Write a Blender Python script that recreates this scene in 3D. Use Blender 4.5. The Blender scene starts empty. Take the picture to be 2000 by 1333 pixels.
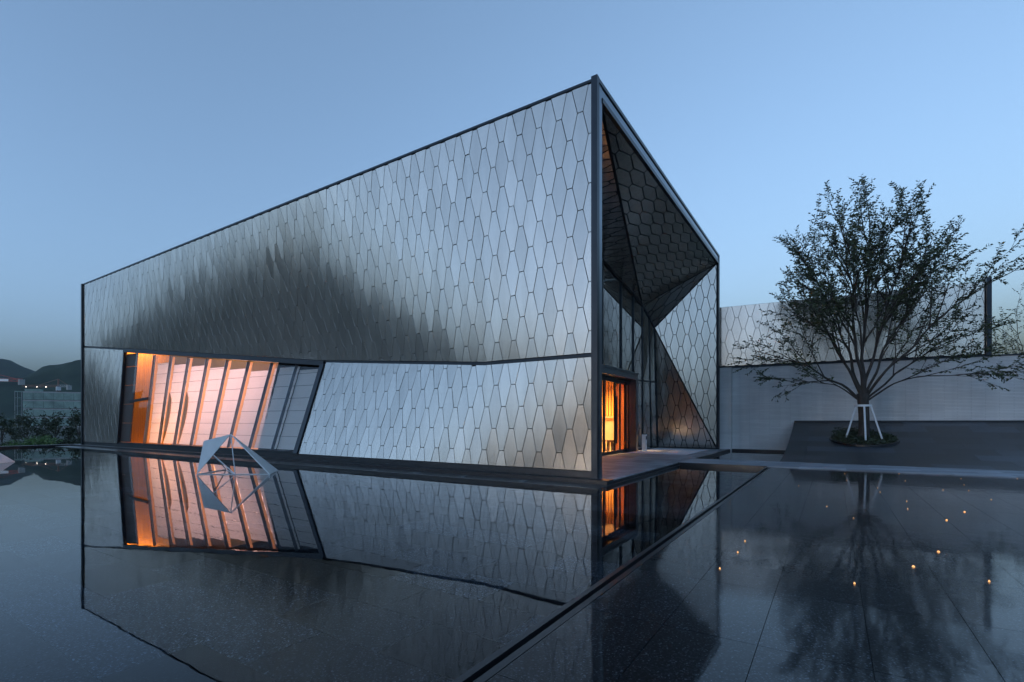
import bpy, bmesh, math, random
from mathutils import Vector, Matrix, noise as mnoise
import numpy as np

R = math.radians
S = bpy.context.scene
COL = S.collection
random.seed(7)

# ------------------------------------------------------------------ camera
CAM = Vector((4.887, -11.42, 1.40))
YAW = R(32.8)
FWD = Vector((-math.sin(YAW), math.cos(YAW), 0)); RGT = Vector((math.cos(YAW), math.sin(YAW), 0))
FPX = 971.0 / 2000.0
cd = bpy.data.cameras.new('camera'); cam = bpy.data.objects.new('camera', cd); COL.objects.link(cam)
cam.location = CAM; cam.rotation_euler = (R(90), 0, YAW)
cd.sensor_width = 36.0; cd.lens = 36.0 * FPX; cd.shift_y = 0.0787; cd.clip_start = 0.05; cd.clip_end = 6000
S.camera = cam
def pix_area(pts):
    q = []
    for p in pts:
        d = p - CAM; z = max(d.dot(FWD), .1); q.append((971 * d.dot(RGT) / z, 971 * d.z / z))
    return abs(sum(q[i][0] * q[i - 1][1] - q[i - 1][0] * q[i][1] for i in range(len(q)))) / 2

# ------------------------------------------------------------------ sky, sun, exposure
SUN_EL, SUN_AZ = R(-2), R(195)      # azimuth clockwise from +Y
W = bpy.data.worlds.new('World'); S.world = W; W.use_nodes = True
nt = W.node_tree; nt.nodes.clear()
sky = nt.nodes.new('ShaderNodeTexSky'); sky.sky_type = 'NISHITA'; sky.sun_disc = False
sky.sun_elevation = SUN_EL; sky.sun_rotation = SUN_AZ; sky.altitude = 50
sky.air_density = 0.3; sky.dust_density = 7.0; sky.ozone_density = 0.5
bg = nt.nodes.new('ShaderNodeBackground'); bg.inputs['Strength'].default_value = 0.15
wo = nt.nodes.new('ShaderNodeOutputWorld')
wb = nt.nodes.new('ShaderNodeMix'); wb.data_type = 'RGBA'; wb.blend_type = 'MULTIPLY'; wb.inputs[0].default_value = 1.0
wb.inputs[7].default_value = (.96, 1.0, 1.05, 1)      # cool white balance of the whole sky
nt.links.new(sky.outputs[0], wb.inputs[6]); nt.links.new(wb.outputs[2], bg.inputs[0]); nt.links.new(bg.outputs[0], wo.inputs[0])
sd = bpy.data.lights.new('sun', 'SUN'); sd.energy = 0.02; sd.angle = R(12); sd.color = (1.0, .86, .74)
sun = bpy.data.objects.new('sun', sd); COL.objects.link(sun)
sdir = Vector((math.sin(SUN_AZ) * math.cos(SUN_EL), math.cos(SUN_AZ) * math.cos(SUN_EL), math.sin(SUN_EL)))
sun.rotation_euler = sdir.to_track_quat('Z', 'Y').to_euler(); sun.location = (0, -30, 30)
S.view_settings.view_transform = 'Standard'; S.view_settings.look = 'None'
S.view_settings.exposure = 5.02; S.view_settings.gamma = 1.0
S.render.engine = 'CYCLES'
S.cycles.use_denoising = True; S.cycles.max_bounces = 7; S.cycles.glossy_bounces = 4; S.cycles.use_adaptive_sampling = True; S.cycles.adaptive_threshold = .02
S.cycles.diffuse_bounces = 3; S.cycles.transparent_max_bounces = 8; S.cycles.sample_clamp_indirect = 4.0

# ------------------------------------------------------------------ helpers
WL = {}
def link(o, parent=None, loc=(0, 0, 0)):
    COL.objects.link(o); loc = Vector(loc); WL[o.name] = loc
    if parent is not None:
        o.parent = parent; o.location = loc - WL[parent.name]
    else:
        o.location = loc
    return o
def tag(o, label=None, cat=None, group=None, kind=None):
    if label: o['label'] = label
    if cat: o['category'] = cat
    if group: o['group'] = group
    if kind: o['kind'] = kind
    return o
def empty(name, loc, label=None, cat=None, group=None):
    o = bpy.data.objects.new(name, None); o.empty_display_size = .2
    link(o, None, loc); return tag(o, label, cat, group)
class MB:
    def __init__(s): s.v = []; s.f = []; s.t = []; s.tone = 1.0
    def add(s, vs, fs):
        b = len(s.v); s.v += [tuple(p) for p in vs]
        for f in fs: s.f.append([i + b for i in f]); s.t.append(s.tone)
    def box(s, x0, x1, y0, y1, z0, z1):
        s.add([(x0, y0, z0), (x1, y0, z0), (x1, y1, z0), (x0, y1, z0), (x0, y0, z1), (x1, y0, z1), (x1, y1, z1), (x0, y1, z1)],
              [(3, 2, 1, 0), (4, 5, 6, 7), (0, 1, 5, 4), (1, 2, 6, 5), (2, 3, 7, 6), (3, 0, 4, 7)])
        return s
    def bar(s, a, b, w, h=None, up=Vector((0, 0, 1))):
        a = Vector(a); b = Vector(b); h = h or w; d = (b - a).normalized()
        if abs(d.dot(up)) > .98: up = Vector((0, 1, 0))
        x = d.cross(up).normalized() * w / 2; y = x.cross(d).normalized() * h / 2
        vs = [a - x - y, a + x - y, a + x + y, a - x + y, b - x - y, b + x - y, b + x + y, b - x + y]
        s.add(vs, [(0, 1, 2, 3), (7, 6, 5, 4), (4, 5, 1, 0), (5, 6, 2, 1), (6, 7, 3, 2), (7, 4, 0, 3)]); return s
    def tube(s, pts, rad, n=6, cap=True):
        pts = [Vector(p) for p in pts]; b = len(s.v); k = len(pts)
        ref = Vector((.31, .17, .93)); rings = []
        for i, p in enumerate(pts):
            d = (pts[min(i + 1, k - 1)] - pts[max(i - 1, 0)]).normalized()
            if abs(d.dot(ref)) > .97: x = d.cross(Vector((1, 0, 0))).normalized()
            else: x = d.cross(ref).normalized()
            y = d.cross(x); r = rad[i] if isinstance(rad, (list, tuple)) else rad
            rings.append([p + (x * math.cos(6.2832 * j / n) + y * math.sin(6.2832 * j / n)) * r for j in range(n)])
        vs = [q for rg in rings for q in rg]; fs = []
        for i in range(k - 1):
            for j in range(n):
                fs.append((i * n + j, i * n + (j + 1) % n, (i + 1) * n + (j + 1) % n, (i + 1) * n + j))
        if cap: fs.append(tuple(range(n - 1, -1, -1))); fs.append(tuple((k - 1) * n + j for j in range(n)))
        s.add(vs, fs); return s
    def disc(s, c, r, n=16, z1=None):
        c = Vector(c); vs = [c + Vector((r * math.cos(6.2832 * i / n), r * math.sin(6.2832 * i / n), 0)) for i in range(n)]
        s.add(vs, [tuple(range(n))]); return s
    def turn(s, cx, cy, a):
        c, n = math.cos(a), math.sin(a); s.v = [(cx + (x - cx) * c - (y - cy) * n, cy + (x - cx) * n + (y - cy) * c, z) for x, y, z in s.v]; return s
    def build(s, name, mat, parent=None, loc=None, smooth=False):
        me = bpy.data.meshes.new(name)
        if loc is None:
            a = np.array(s.v); lo = a.min(0); hi = a.max(0); loc = ((lo[0] + hi[0]) / 2, (lo[1] + hi[1]) / 2, lo[2])
        L = Vector(loc)
        me.from_pydata([tuple(Vector(p) - L) for p in s.v], [], s.f)
        at = me.attributes.new('tone', 'FLOAT', 'FACE'); at.data.foreach_set('value', np.array(s.t, dtype=np.float32))
        me.materials.append(mat)
        if smooth: me.polygons.foreach_set('use_smooth', [True] * len(me.polygons))
        me.update()
        return link(bpy.data.objects.new(name, me), parent, loc)

# ------------------------------------------------------------------ materials
def N(t, kind, **kw):
    n = t.nodes.new(kind)
    for k, v in kw.items(): setattr(n, k, v)
    return n
def newmat(name):
    m = bpy.data.materials.new(name); m.use_nodes = True; t = m.node_tree
    return m, t, t.nodes['Principled BSDF']
def ramp(t, fac, stops):
    r = N(t, 'ShaderNodeValToRGB'); e = r.color_ramp.elements
    while len(e) < len(stops): e.new(.5)
    for i, (p, c) in enumerate(stops):
        e[i].position = p; e[i].color = (*c, 1) if len(c) == 3 else c
    t.links.new(fac, r.inputs[0]); return r.outputs[0]
def noisetex(t, scale, detail=3, vec=None, rough=.55, stretch=None):
    n = N(t, 'ShaderNodeTexNoise'); n.inputs['Scale'].default_value = scale; n.inputs['Detail'].default_value = detail
    n.inputs['Roughness'].default_value = rough
    if vec is None: vec = N(t, 'ShaderNodeNewGeometry').outputs['Position']
    if stretch:
        mp = N(t, 'ShaderNodeMapping'); mp.inputs['Scale'].default_value = stretch; t.links.new(vec, mp.inputs[0]); vec = mp.outputs[0]
    t.links.new(vec, n.inputs['Vector']); return n.outputs['Fac']
def mixc(t, a, b, fac, mode='MIX'):
    m = N(t, 'ShaderNodeMix', data_type='RGBA', blend_type=mode)
    for s, v in ((6, a), (7, b), (0, fac)):
        if hasattr(v, 'node'): t.links.new(v, m.inputs[s])
        elif s == 0: m.inputs[0].default_value = v
        else: m.inputs[s].default_value = (*v, 1)
    return m.outputs[2]
def math_(t, op, a, b=0.0):
    m = N(t, 'ShaderNodeMath', operation=op)
    for i, v in enumerate((a, b)):
        if hasattr(v, 'node'): t.links.new(v, m.inputs[i])
        else: m.inputs[i].default_value = v
    return m.outputs[0]
def bump(t, h, strength, dist=.02):
    b = N(t, 'ShaderNodeBump'); b.inputs['Strength'].default_value = strength; b.inputs['Distance'].default_value = dist
    t.links.new(h, b.inputs['Height']); return b.outputs[0]
def tone(t):
    a = N(t, 'ShaderNodeAttribute'); a.attribute_name = 'tone'; return a.outputs['Fac']
def simple(name, col, rough=.6, metal=0.0, var=.15, scale=3.0, bmp=0.0, bscale=20, usetone=False, spec=.5, stretch=None):
    m, t, p = newmat(name)
    c = ramp(t, noisetex(t, scale, 4, stretch=stretch), [(.25, tuple(x * (1 - var) for x in col)), (.75, tuple(min(1, x * (1 + var)) for x in col))])
    if usetone:
        v = N(t, 'ShaderNodeCombineColor')
        for i in range(3): t.links.new(tone(t), v.inputs[i])
        c = mixc(t, c, v.outputs[0], 1.0, 'MULTIPLY')
    t.links.new(c, p.inputs['Base Color']); p.inputs['Roughness'].default_value = rough; p.inputs['Metallic'].default_value = metal
    p.inputs['Specular IOR Level'].default_value = spec
    if bmp: t.links.new(bump(t, noisetex(t, bscale, 4, stretch=stretch), bmp), p.inputs['Normal'])
    return m
def emis(name, col, strength):
    m, t, p = newmat(name); p.inputs['Base Color'].default_value = (*col, 1)
    p.inputs['Emission Color'].default_value = (*col, 1); p.inputs['Emission Strength'].default_value = strength; return m

M = {}
def metal_panel():
    m, t, p = newmat('brushed_steel')
    st = noisetex(t, 1.0, 4, stretch=(1.2, 1.2, 40), rough=.7)
    cl = noisetex(t, 1.0, 4, stretch=(3.2, 3.2, .30))
    c = ramp(t, st, [(.2, (.525, .475, .42)), (.8, (.615, .562, .505))])
    c = mixc(t, c, ramp(t, cl, [(.3, (.9, .9, .9)), (.7, (1.05, 1.05, 1.05))]), 1.0, 'MULTIPLY')
    v = N(t, 'ShaderNodeCombineColor')
    for i in range(3): t.links.new(tone(t), v.inputs[i])
    c = mixc(t, c, v.outputs[0], 1.0, 'MULTIPLY')
    t.links.new(c, p.inputs['Base Color']); p.inputs['Metallic'].default_value = .88; p.inputs['Specular IOR Level'].default_value = .3
    r = N(t, 'ShaderNodeMapRange'); t.links.new(st, r.inputs[0]); r.inputs[3].default_value = .15; r.inputs[4].default_value = .23
    t.links.new(r.outputs[0], p.inputs['Roughness'])
    return m
M['panel'] = metal_panel()
M['backing'] = simple('facade_backing', (.018, .02, .023), .8)
M['frame'] = simple('dark_frame_metal', (.028, .036, .045), .38, .6, .12, 2.0)
M['frame_lt'] = simple('portal_fascia_metal', (.16, .19, .22), .3, .85, .1, 2.0)
M['plinth'] = simple('plinth_stone', (.02, .024, .028), .3, 0, .25, 6)
def granite(name, dark, light, rough, coat, bmp=0.0, fleck=.6, spec=.04):
    m, t, p = newmat(name)
    n1 = noisetex(t, 60, 5, rough=.75); n2 = noisetex(t, 9, 3)
    vo = N(t, 'ShaderNodeTexVoronoi'); vo.inputs['Scale'].default_value = 95
    t.links.new(N(t, 'ShaderNodeNewGeometry').outputs['Position'], vo.inputs['Vector'])
    c = ramp(t, n1, [(.42, dark), (.58, tuple(.5 * (a + b) for a, b in zip(dark, light))), (.72, light)])
    vc = ramp(t, vo.outputs['Color'], [(.45, (.22, .22, .22)), (.72, (.8, .8, .8)), (.86, (3.2, 3.2, 3.2))])
    c = mixc(t, c, vc, fleck, 'MULTIPLY')
    c = mixc(t, c, ramp(t, n2, [(.3, (.75, .75, .75)), (.7, (1.2, 1.2, 1.2))]), 1.0, 'MULTIPLY')
    v = N(t, 'ShaderNodeCombineColor')
    for i in range(3): t.links.new(tone(t), v.inputs[i])
    c = mixc(t, c, v.outputs[0], 1.0, 'MULTIPLY')
    t.links.new(c, p.inputs['Base Color']); p.inputs['Roughness'].default_value = rough; p.inputs['Specular IOR Level'].default_value = spec
    if coat:
        p.inputs['Coat Weight'].default_value = .85; p.inputs['Coat IOR'].default_value = 1.33; p.inputs['Specular IOR Level'].default_value = .08
        cr = ramp(t, noisetex(t, .55, 4), [(.35, (.035,) * 3), (.7, (.10,) * 3)])
        t.links.new(cr, p.inputs['Coat Roughness'])
        t.links.new(bump(t, noisetex(t, 2.2, 3), bmp, .05), p.inputs['Coat Normal'])
    return m
M['pool_slab'] = granite('pool_granite', (.0025, .003, .004), (.085, .10, .12), .6, False, fleck=1.0)
M['plaza_slab'] = granite('wet_granite', (.002, .0026, .0035), (.050, .060, .074), .45, True, .035, 1.0)
M['ramp_slab'] = granite('ramp_granite', (.007, .011, .016), (.040, .056, .074), .36, False, fleck=.3, spec=.5)
M['pave'] = simple('grey_paving', (.26, .28, .31), .5, 0, .45, 1.3, .1, 30, True, stretch=(.5, 2.5, 1))
M['edge'] = simple('black_stone_edge', (.012, .013, .016), .35, 0, .3, 8)
def water(name, tint=(.84, .90, .95)):
    m = bpy.data.materials.new(name); m.use_nodes = True; t = m.node_tree; t.nodes.clear()
    o = N(t, 'ShaderNodeOutputMaterial'); tr = N(t, 'ShaderNodeBsdfTransparent'); gl = N(t, 'ShaderNodeBsdfGlossy')
    tr.inputs[0].default_value = (*tint, 1); gl.inputs['Roughness'].default_value = .0; # still water
    gl.inputs[0].default_value = (1, 1, 1, 1)
    fr = N(t, 'ShaderNodeFresnel'); fr.inputs[0].default_value = 1.33
    mx = N(t, 'ShaderNodeMixShader')
    b = bump(t, noisetex(t, 1.6, 3), .012, .05)
    t.links.new(b, gl.inputs['Normal']); t.links.new(fr.outputs[0], mx.inputs[0])
    t.links.new(tr.outputs[0], mx.inputs[1]); t.links.new(gl.outputs[0], mx.inputs[2]); t.links.new(mx.outputs[0], o.inputs[0])
    return m
M['water'] = water('pool_water')
def glass(name, tint, ior=1.5, mirror=0.0):
    m = bpy.data.materials.new(name); m.use_nodes = True; t = m.node_tree; t.nodes.clear()
    o = N(t, 'ShaderNodeOutputMaterial'); tr = N(t, 'ShaderNodeBsdfTransparent'); gl = N(t, 'ShaderNodeBsdfGlossy')
    tr.inputs[0].default_value = (*tint, 1); gl.inputs['Roughness'].default_value = .004
    fr = N(t, 'ShaderNodeFresnel'); fr.inputs[0].default_value = ior
    f = math_(t, 'MAXIMUM', fr.outputs[0], mirror)
    mx = N(t, 'ShaderNodeMixShader'); t.links.new(bump(t, noisetex(t, .5, 2), .01, .05), gl.inputs['Normal'])
    t.links.new(f, mx.inputs[0]); t.links.new(tr.outputs[0], mx.inputs[1]); t.links.new(gl.outputs[0], mx.inputs[2]); t.links.new(mx.outputs[0], o.inputs[0])
    return m
M['glass'] = glass('window_glass', (.94, .96, .96), 1.45)
M['glass_hi'] = glass('coated_glass', (.30, .37, .38), 1.5, .82)
def wood(name, c0, c1, rough=.45, st=(14, 14, .7)):
    m, t, p = newmat(name)
    t.links.new(ramp(t, noisetex(t, 1.0, 4, stretch=st), [(.3, c0), (.7, c1)]), p.inputs['Base Color'])
    p.inputs['Roughness'].default_value = rough; return m
M['wood'] = wood('warm_wood', (.38, .16, .03), (.60, .28, .06))
M['wood_lt'] = wood('pale_wood', (.62, .42, .22), (.75, .54, .30))
M['bronze'] = simple('bronze_tinted_panel', (.38, .20, .06), .35, .2, .15, 2)
M['jamb_brown'] = simple('dark_brown_cladding', (.030, .022, .020), .5, .2, .2, 3)
def cloth(nm='blind_fabric', c0=(.78, .78, .77), c1=(.88, .88, .87)):
    m = bpy.data.materials.new(nm); m.use_nodes = True; t = m.node_tree; t.nodes.clear()
    o = N(t, 'ShaderNodeOutputMaterial'); d = N(t, 'ShaderNodeBsdfDiffuse'); tl = N(t, 'ShaderNodeBsdfTranslucent'); mx = N(t, 'ShaderNodeMixShader')
    c = ramp(t, noisetex(t, 1.0, 3, stretch=(90, 90, 3)), [(.3, c0), (.7, c1)])
    t.links.new(c, d.inputs[0]); t.links.new(c, tl.inputs[0]); mx.inputs[0].default_value = .38
    t.links.new(d.outputs[0], mx.inputs[1]); t.links.new(tl.outputs[0], mx.inputs[2]); t.links.new(mx.outputs[0], o.inputs[0]); return m
M['cloth'] = cloth(); M['amber_sheet'] = cloth('translucent_amber', (.80, .42, .16), (.9, .55, .25))
def brick():
    m, t, p = newmat('white_brick_courses')
    b = N(t, 'ShaderNodeTexBrick'); g = N(t, 'ShaderNodeNewGeometry')
    mp = N(t, 'ShaderNodeMapping'); mp.vector_type = 'POINT'; mp.inputs['Rotation'].default_value = (R(-90), 0, 0)
    t.links.new(g.outputs['Position'], mp.inputs[0]); t.links.new(mp.outputs[0], b.inputs['Vector'])
    b.inputs['Scale'].default_value = 1.0; b.inputs['Brick Width'].default_value = .9; b.inputs['Row Height'].default_value = .06
    b.inputs['Mortar Size'].default_value = .006; b.inputs['Color1'].default_value = (.72, .72, .71, 1); b.inputs['Color2'].default_value = (.64, .64, .63, 1)
    b.inputs['Mortar'].default_value = (.44, .44, .44, 1); b.inputs['Bias'].default_value = -.2
    c = mixc(t, b.outputs['Color'], ramp(t, noisetex(t, .5, 4, stretch=(1, 1, 2)), [(.3, (.88, .88, .88)), (.7, (1.06, 1.06, 1.06))]), 1.0, 'MULTIPLY')
    c = mixc(t, c, ramp(t, noisetex(t, 1.0, 5, stretch=(1.6, 1.6, .14)), [(.3, (.86, .87, .88)), (.62, (1.03, 1.03, 1.02))]), 1.0, 'MULTIPLY')
    t.links.new(c, p.inputs['Base Color']); p.inputs['Roughness'].default_value = .85
    t.links.new(bump(t, b.outputs['Fac'], -.4, .01), p.inputs['Normal']); return m
M['brick'] = brick()
M['white_paint'] = simple('white_paint', (.72, .75, .77), .4, 0, .06, 4)
M['white_metal'] = simple('white_coated_metal', (.62, .68, .70), .42, 0, .06, 5)
M['cream'] = simple('cream_counter', (.75, .55, .33), .5, 0, .12, 2)
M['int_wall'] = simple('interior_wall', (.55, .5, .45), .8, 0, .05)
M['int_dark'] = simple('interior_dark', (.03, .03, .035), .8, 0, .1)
M['dark_wood'] = simple('dark_stool', (.035, .02, .015), .5, 0, .2)
M['bark'] = simple('tree_bark', (.048, .040, .034), .9, 0, .5, 9, .8, 30, stretch=(1, 1, .3))
def leafmat(name, a, b):
    m = bpy.data.materials.new(name); m.use_nodes = True; t = m.node_tree; p = t.nodes['Principled BSDF']
    v = N(t, 'ShaderNodeCombineColor')
    for i in range(3): t.links.new(tone(t), v.inputs[i])
    c = mixc(t, ramp(t, noisetex(t, 1.3, 3), [(.3, a), (.7, b)]), v.outputs[0], 1.0, 'MULTIPLY')
    t.links.new(c, p.inputs['Base Color']); p.inputs['Roughness'].default_value = .5
    return m
M['leaf'] = leafmat('tree_leaf', (.024, .040, .013), (.060, .078, .026))
M['leaf_dk'] = leafmat('dark_leaf', (.018, .030, .014), (.045, .060, .025))
M['leaf_gr'] = leafmat('green_leaf', (.05, .11, .025), (.10, .19, .05))
M['soil'] = simple('planter_soil', (.035, .028, .02), .95, 0, .4, 12, .5, 40)
M['ground'] = simple('earth_ground', (.06, .065, .05), .95, 0, .35, .08)
M['hill'] = simple('wooded_hill', (.040, .055, .038), 1.0, 0, .4, .02, .6, .04, spec=.1)
M['netting'] = simple('green_safety_netting', (.24, .33, .29), .8, 0, .35, .35, .2, 2)
M['concrete'] = simple('raw_concrete', (.36, .36, .35), .85, 0, .2, .5)
M['crane_red'] = simple('red_crane_paint', (.45, .07, .06), .5); M['crane_or'] = simple('faded_orange_crane', (.22, .12, .09), .6)
M['mat'] = simple('white_door_mat', (.66, .70, .76), .9, 0, .05, 4, .2, 90)
M['ink'] = simple('dark_print', (.03, .035, .05), .8)

# ------------------------------------------------------------------ ground and hills
def sheet(name, xs, ys, zf, mat, kind='structure', smooth=True):
    b = MB(); n = len(ys)
    b.add([(x, y, zf(x, y)) for x in xs for y in ys], [(i * n + j, (i + 1) * n + j, (i + 1) * n + j + 1, i * n + j + 1) for i in range(len(xs) - 1) for j in range(n - 1)])
    return tag(b.build(name, mat, None, (0, 0, 0), smooth), kind=kind)
xs = [-3000, -1500, -700, -300, -150, -80, -60, -48, -40, -36, -30, 0, 30, 60, 120, 300, 700, 1500, 3000]
gz = lambda x, y: -.6 - 2.4 * min(1, max(0, (-x - 40) / 40))
sheet('ground', xs, [-3000, -1500, -600, -200, -80, -40, 0, 20, 40, 80, 200, 600, 1500, 3000], gz, M['ground'])
def ridge(name, rad, elf, seed):
    b = MB(); na, nr = 900, 9
    prof = [(.72, -.02), (.80, .28), (.87, .58), (.93, .82), (.97, .95), (1.0, 1.0), (1.06, .85), (1.15, .5), (1.3, 0)]
    vs = []
    for i in range(na):
        a = 2 * math.pi * i / na; el = elf(math.degrees(a))
        for (pr, pz) in prof:
            r = rad * pr; z = math.tan(R(el)) * rad * pz
            x = -math.sin(a) * r; y = -math.cos(a) * r
            nz = mnoise.noise(Vector((x / 160 + seed, y / 160, 0))) * 26 + mnoise.noise(Vector((x / 45, y / 45 + seed, 3))) * 7 + mnoise.noise(Vector((x / 13, y / 13 + seed, 9))) * 4
            vs.append((x, y, z + (nz * min(1, el / 4) if 0 < pz else 0) - 4))
    fs = [(i * nr + j, ((i + 1) % na) * nr + j, ((i + 1) % na) * nr + j + 1, i * nr + j + 1) for i in range(na) for j in range(nr - 1)]
    b.add(vs, fs); return tag(b.build(name, M['hill'], None, (0, 0, 0), True), kind='structure')
def interp(tab, x):
    for (a, u), (c, w) in zip(tab, tab[1:]):
        if a <= x <= c: return u + (w - u) * (x - a) / (c - a)
    return tab[0][1] if x < tab[0][0] else tab[-1][1]
E1 = [(0, .5), (30, .5), (44, 1.0), (50, 3.4), (57, 6.8), (68, 5.6), (80, 4.6), (92, 4.4), (99, 3.6), (102, 4.0), (106.5, 6.0), (112, 7.4), (125, 7.5), (150, 5), (180, 3), (250, 2.5), (320, .8), (360, .5)]
ridge('hills', 900, lambda a: interp(E1, a), 0.0)
E2 = [(0, .4), (60, 1.0), (90, 4.3), (98, 4.8), (101.6, 5.2), (104, 4.0), (110, 3.5), (180, 3), (300, 1.2), (360, .4)]
ridge('hills', 1650, lambda a: interp(E2, a), 5.0)

# ------------------------------------------------------------------ pool, plaza, paving
WZ = -.12
def slabs(name, mat, parent, x0, x1, y0, y1, sx, sy, ztop, thick, cap, stag=True, gap=.005, tr=(.55, 1.5), seed=1, area=None):
    rnd = random.Random(seed); allp = []; r = 0; y = y0
    while y < y1 - .01:
        x = x0 - (sx * .5 if (r % 2 and stag) else 0)
        while x < x1 - .01:
            a, b_, c, d = max(x, x0) + gap / 2, min(x + sx, x1) - gap / 2, y + gap / 2, min(y + sy, y1) - gap / 2
            if b_ - a > .02 and (area is None or area((a + b_) / 2, (c + d) / 2)):
                q = [Vector((a, c, ztop)), Vector((b_, c, ztop)), Vector((b_, d, ztop)), Vector((a, d, ztop))]
                dep = [(p - CAM).dot(FWD) for p in q]
                allp.append((pix_area(q) if min(dep) > 1.2 and max(abs((p - CAM).dot(RGT)) / e for p, e in zip(q, dep)) < 1.25 else 0, a, b_, c, d, rnd.uniform(*tr) if tr[0] > .3 else tr[1] * rnd.choice((.05, .12, .3, .45, .7, 1.0, 1.3))))
            x += sx
        y += sy; r += 1
    allp.sort(key=lambda k: -k[0]); rest = MB()
    for i, (ar, a, b_, c, d, tn) in enumerate(allp):
        if i < cap and ar > 30:
            m = MB(); m.tone = tn; m.box(a, b_, c, d, ztop - thick, ztop); m.build(name, mat, parent)
        else:
            rest.tone = tn; rest.box(a, b_, c, d, ztop - thick, ztop)
    if rest.v:
        tag(rest.build(name + '_field', mat, parent), kind='stuff')
# main pool
b = MB(); b.box(-35.3, 3.16, -70, 16.0, -.55, -.26)
pool = tag(b.build('pool_floor', M['edge']), kind='structure')
slabs('stone_slab', M['pool_slab'], pool, -35.0, 3.10, -25.8, 6.0, 1.2, .6, -.22, .05, 300, seed=3, tr=(.12, 2.0))
b = MB(); b.add([(-35.02, -69.9, WZ), (3.12, -69.9, WZ), (3.12, 6.02, WZ), (-35.02, 6.02, WZ)], [(0, 1, 2, 3)])
tag(b.build('pool_water', M['water']), kind='structure')
# far pool kerb
b = MB(); b.box(-35.6, -35.02, -70, 15.9, -.6, -.02); tag(b.build('pool_kerb', M['edge']), kind='structure')
b = MB(); b.box(-36, 40, -70.6, -70, -.6, 0); tag(b.build('pool_kerb', M['edge']), kind='structure')
# divider slot between pool and wet plaza
b = MB(); b.box(3.12, 3.17, -70, 6.02, -.5, -.035).box(3.225, 3.28, -70, 6.02, -.5, -.03); b.box(3.17, 3.225, -70, 6.02, -.5, -.10)
tag(b.build('pool_divider_kerb', M['edge']), kind='structure')
# wet granite plaza on the right
b = MB(); b.box(3.28, 34, -70, 6.0, -.5, -.08); plaza = tag(b.build('wet_plaza', M['edge']), kind='structure')
slabs('stone_slab', M['plaza_slab'], plaza, 3.285, 33.9, -25.9, 5.995, .6, 1.2, -.03, .04, 300, stag=False, gap=.004, seed=5, tr=(.7, 1.35))
# walkway and entrance platform
b = MB(); b.box(-34.4, .42, -.35, 16.6, -.5, -.035); plat = tag(b.build('entrance_pavement', M['edge']), kind='structure')
slabs('paving_slab', M['pave'], plat, -3.45, .42, .05, 16.2, .6, .9, 0, .03, 300, seed=8, tr=(.65, 1.25))
b = MB(); b.box(-34.4, .42, -.35, -.005, -.034, -.002); b.box(.0, .425, -.352, .045, -.034, .0); b.build('platform_edge', M['edge'], plat)
b = MB(); b.box(-34.9, .50, -1.05, -.35, -.5, -.10); b.box(.42, .50, -.35, 6.0, -.5, -.10); tag(b.build('pool_ledge', M['plinth']), kind='structure')
b = MB(); b.box(.42, 34, 6.02, 8.25, -.5, -.035); walk = tag(b.build('walkway', M['edge']), kind='structure')
slabs('paving_slab', M['pave'], walk, .425, 33.9, 6.06, 8.25, 1.2, .55, .0, .03, 300, seed=9, tr=(.8, 1.3))
b = MB(); b.box(.42, 3.16, 6.025, 6.06, -.034, -.001); b.build('walkway_edge', M['edge'], walk)
# rear pool by the wall
b = MB(); b.box(.42, 3.4, 8.25, 16.3, -.5, -.30); rp = tag(b.build('rear_pool_floor', M['edge']), kind='structure')
b = MB(); b.box(.42, .52, 8.25, 16.2, -.5, -.002).box(.52, 3.3, 16.08, 16.28, -.5, -.001); b.build('pool_rim', M['edge'], rp)
b = MB(); b.add([(.52, 8.26, -.10), (3.3, 8.26, -.10), (3.3, 16.08, -.10), (.52, 16.08, -.10)], [(0, 1, 2, 3)]); tag(b.build('rear_pool_water', M['water']), kind='structure')
b = MB(); b.box(-3.45, .42, 16.2, 16.55, -.5, -.004); tag(b.build('back_pavement', M['edge']), kind='structure')

# ------------------------------------------------------------------ hexagon cladding
PX, PZ, FL = .30, 1.222, .15          # column spacing, vertical period, flat top width
def clip(poly, p0, n):                # keep (p-p0).n >= 0
    out = []
    for i in range(len(poly)):
        a, c = poly[i], poly[(i + 1) % len(poly)]
        da = (a[0] - p0[0]) * n[0] + (a[1] - p0[1]) * n[1]; dc = (c[0] - p0[0]) * n[0] + (c[1] - p0[1]) * n[1]
        if da >= 0: out.append(a)
        if (da >= 0) != (dc >= 0):
            k = da / (da - dc); out.append((a[0] + (c[0] - a[0]) * k, a[1] + (c[1] - a[1]) * k))
    return out
def inset(poly, d):
    a = sum(poly[i][0] * poly[(i + 1) % len(poly)][1] - poly[(i + 1) % len(poly)][0] * poly[i][1] for i in range(len(poly)))
    pl = poly if a > 0 else poly[::-1]; out = pl[:]
    for i in range(len(pl)):
        p, q = pl[i], pl[(i + 1) % len(pl)]; dx, dy = q[0] - p[0], q[1] - p[1]; l = math.hypot(dx, dy)
        if l < 1e-6: continue
        n = (-dy / l, dx / l); out = clip(out, (p[0] + n[0] * d, p[1] + n[1] * d), n)
        if len(out) < 3: return []
    res = []
    for p in out:
        if not res or math.hypot(p[0] - res[-1][0], p[1] - res[-1][1]) > .004: res.append(p)
    if len(res) > 2 and math.hypot(res[0][0] - res[-1][0], res[0][1] - res[-1][1]) < .004: res.pop()
    return res if len(res) > 2 else []
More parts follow.
